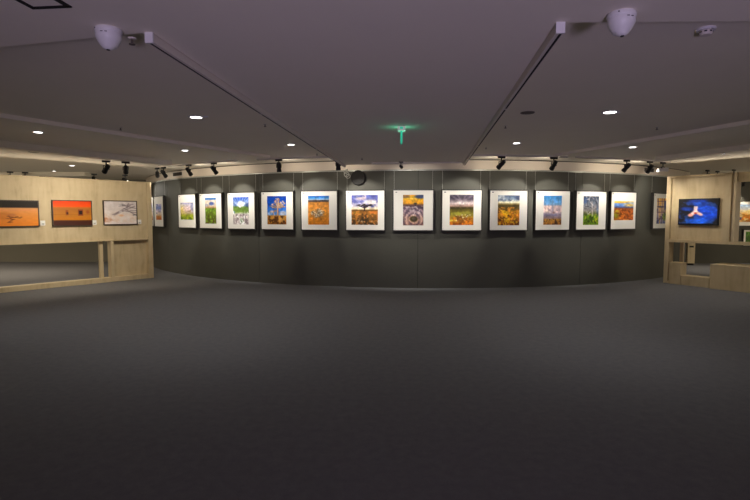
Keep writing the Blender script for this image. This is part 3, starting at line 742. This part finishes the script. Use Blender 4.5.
# sprinklers
sp = root('ceiling_sprinkler', (0, 0, -10))
MB().lathe([(0, 0), (.022, 0), (.020, -.006), (0, -.007)], 16).build('escutcheon', M_TRACK, sp, True)
MB().tube((0, 0, -.006), (0, 0, -.030), .006, n=8).tube((0, 0, -.030), (0, 0, -.034), .016, n=12).build('deflector', M_GREY, sp)
spu = [False]
for px, py, z, lab in ((132, 38, Z_LOW, 'tiny dark sprinkler beside the left dome camera'), (120.5, 127.5, Z_HIGH, 'tiny sprinkler on the ceiling over the first left slanting band'), (265, 124, Z_HIGH, 'tiny sprinkler between the large left downlight and the left long track'), (317, 153.5, Z_HIGH, 'tiny sprinkler right of the small downlight by the left long track'),
    (505.5, 125.5, Z_HIGH, 'tiny sprinkler between the right long track and the ceiling speaker'), (486, 147, Z_HIGH, 'tiny sprinkler near the far end of the right long track'), (657, 127, Z_HIGH, 'tiny sprinkler before the right slanting band, right of the large downlight'), (362, 157.8, Z_LOW, 'small sprinkler on the dropped ceiling left of the middle spotlight')):
    o = sp if not spu[0] else copy_tree(sp); spu[0] = True; o.name = 'ceiling_sprinkler'
    o.location = on_z(px, py, z); tag(o, lab, 'sprinkler', 'small ceiling sprinklers', 'thing')
# flat round fittings: dark speaker, small pale discs
def disc_fit(name, px, py, r0, mat, label, cat, ring=True):
    r = root(name, on_z(px, py, Z_HIGH), 0, label, cat)
    MB().lathe([(r0*.86, 0), (r0*.88, -.006), (r0, -.007), (r0*1.02, 0)], 28).build('rim', M_WHITE if ring else mat, r, True)
    MB().lathe([(0, -.003), (r0*.87, -.003), (r0*.87, 0)], 28).build('grille', mat, r)
disc_fit('ceiling_speaker', 527.5, 112.5, .075, M_GREY, 'dark flat round ceiling speaker right of the right long track', 'ceiling speaker', False)
disc_fit('ceiling_sensor', 617.5, 112.4, .028, M_TRACK, 'tiny pale ceiling disc touching the large right downlight', 'ceiling sensor')
disc_fit('ceiling_sensor', 206, 116.4, .026, M_GREY, 'tiny dark ceiling disc touching the large left downlight', 'ceiling sensor')
disc_fit('ceiling_speaker', 34, 152, .085, M_GREY, 'dark flat ceiling disc behind the second left slanting band', 'ceiling speaker', False)
# access hatch
a = on_z(33, 7, Z_LOW); bb = on_z(68, 5.5, Z_LOW)
w = (bb-a).length; hr = root('access_hatch', (a+bb)/2, math.atan2((bb-a).y, (bb-a).x), 'square ceiling access hatch outlined in black, cut by the top left edge', 'ceiling hatch')
f = MB(); D = .30; t = .022
f.box((0, 0, -.003), (w+t, t, .006)).box((0, -D, -.003), (w+t, t, .006)).box((-w/2, -D/2, -.003), (t, D, .006)).box((w/2, -D/2, -.003), (t, D, .006))
f.build('frame', M_DARK, hr)
MB().box((0, -D/2, -.0015), (w-t, D-t, .003)).build('lid', M_CEIL, hr)
# grilles in the fascia
def vent(px, label, w=.36):
    ph = on_wall(px, R+.03)
    r = root('wall_vent', arc(ph, R+.03, 2.52), ph, label, 'air vent', 'small dark vents in the pale fascia')
    MB().box((0, -.004, 0), (w, .012, .11)).build('frame', M_TRACK, r)
    MB().box((0, -.0105, 0), (w-.03, .004, .085)).build('opening', M_DARK, r)
    s = MB()
    for k in range(5): s.box((0, -.015, -.034+.017*k), (w-.03, .006, .006), Matrix.Rotation(.5, 3, 'X'))
    s.build('louvre', M_GREY, r)
vent(179, 'dark vent in the pale fascia near the left end of the curved wall', .50)
vent(647, 'dark vent in the pale fascia above the red canyon photo and right post', .40)
# exit sign, seen edge-on
P = on_z(401.5, 126.5, Z_LOW)
es = root('exit_sign', P, math.radians(-3), 'green lit exit sign blade seen edge-on, hanging from the middle ceiling', 'exit sign')
MB().box((0, .05, -.02), (.08, .14, .04), bevel=.003).build('housing', M_HOUS, es)
MB().box((0, .11, -.032-.065), (.022, .16, .12)).build('blade', M_GREEN, es)
MB().box((0, -.021, -.016), (.030, .004, .024)).build('indicator', M_GREEN, es)
for sx in (-1, 1):
    L = bpy.data.lights.new('exit_glow', 'POINT'); L.energy = .10; L.color = (.1, 1, .6); L.shadow_soft_size = .02
    lo = bpy.data.objects.new('exit_glow', L); COL.objects.link(lo); lo.location = P+Vector((sx*.06, .03, -.07))
# dark disc standing in for a round shadow, and cable coil at the end of the left long track
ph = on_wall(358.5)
r = root('wall_shadow_disc', arc(ph, R, 2.262), ph, 'round dark shadow disc high on the curved wall left of the flat-topped tree photo wires', 'shadow disc')
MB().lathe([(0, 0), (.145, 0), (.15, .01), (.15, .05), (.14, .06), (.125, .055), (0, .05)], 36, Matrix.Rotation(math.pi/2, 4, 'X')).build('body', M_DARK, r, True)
MB().lathe([(0, .058), (.05, .056), (.122, .0555)], 28, Matrix.Rotation(math.pi/2, 4, 'X')).build('grille', M_DARK, r, True)  # plain dark front of the shadow disc
cc = on_wall(347.5)
r = root('cable_coil', arc(cc, R+.06, 2.36), cc, 'pale loose cable loop hanging beside the round dark shadow disc', 'cable')
MB().torus((0, 0, -.03), .05, .007, rot=Matrix.Rotation(math.pi/2, 3, 'X')).torus((.03, 0, -.07), .045, .006, rot=Matrix.Rotation(1.2, 3, 'X')).torus((-.02, 0, .02), .035, .006, rot=Matrix.Rotation(1.7, 3, 'X')).build('loop', M_WIRE, r, True)
MB().box((0, -.0, .065), (.03, .12, .02)).build('clip', M_WIRE, r)

# ------------------------------------------------------------------ hall light besides the spots, part of it added fill
def lamp(kind, loc, watts, col, size=.2, aim=None, spot=None):
    L = bpy.data.lights.new('hall_or_fill_light', kind); L.energy = watts; L.color = col
    if kind == 'AREA': L.shape = 'RECTANGLE'; L.size, L.size_y = size
    else: L.shadow_soft_size = size
    if kind == 'SPOT': L.spot_size = math.radians(spot); L.spot_blend = 1
    o = bpy.data.objects.new('hall_or_fill_light', L); COL.objects.link(o); o.location = loc
    if aim: o.rotation_mode = 'QUATERNION'; o.rotation_quaternion = Vector((0, 0, -1)).rotation_difference((Vector(aim)-Vector(loc)).normalized())
    return o
# violet stage uplight behind the camera, and an added warm fill to lift the ceiling
lamp('SPOT', (.3, -3.2, .3), 480, (.74, .60, 1.0), .25, (.4, 2.6, 2.4), 72)
lamp('AREA', (0, -4.2, .7), 30, (1, .84, .72), (12, .5), (0, 4, 2.6))
# unseen area lights added along the partition tops to brighten the ceiling
def strip(P, D, n, xa, xb, z, watts):
    m = P+D*((xa+xb)/2)
    o = lamp('AREA', (m.x, m.y, z), watts, (1, .86, .68), (abs(xb-xa), .05), (m.x+n.x*.9, m.y+n.y*.9, z+.2))
    x = D.normalized(); zz = -(Vector((n.x*.9, n.y*.9, .2)).normalized()); y = zz.cross(x)
    o.rotation_mode = 'QUATERNION'; o.rotation_quaternion = Matrix((x, y, zz)).transposed().to_quaternion()
ln = Vector((math.sin(l_rz), -math.cos(l_rz), 0))
strip(LP, LD, ln, .2, 6.5, LZ+.03, 14)
strip(RP, RD, rn, .2, 5.5, RZ+.03, 10)
# rooms behind the partitions
lamp('SPOT', (-9.2, 12.4, 2.5), 270, (1, .84, .62), .1, (-9.2, 12.4, 0), 150)
lamp('SPOT', (-12.6, 13.2, 2.5), 300, (1, .84, .62), .1, (-12.6, 13.2, 0), 150)
lamp('POINT', (-14.2, 9.5, 1.3), 170, (1, .84, .62), .2)
lamp('SPOT', (9.3, 13.5, 2.5), 150, (1, .88, .70), .06, (9.3, 13.5, 0), 95)
lamp('POINT', (13.5, 11.5, 1.3), 170, (1, .84, .62), .2)

W = bpy.data.worlds.new('hall_dark'); S.world = W; W.use_nodes = True
W.node_tree.nodes['Background'].inputs[0].default_value = (.02, .02, .022, 1)

# ------------------------------------------------------------------ camera
cam = bpy.data.cameras.new('camera'); cam.sensor_width = 36; cam.lens = FPX/750*36; cam.clip_start = .05
co = bpy.data.objects.new('camera', cam); COL.objects.link(co)
co.location = (0, 0, EYE); co.rotation_euler = (math.pi/2-PITCH, 0, 0)
S.camera = co
S.view_settings.view_transform = 'Standard'; S.view_settings.look = 'None'
S.view_settings.exposure = 0.0; S.view_settings.gamma = 1.0; S.view_settings.use_curve_mapping = False
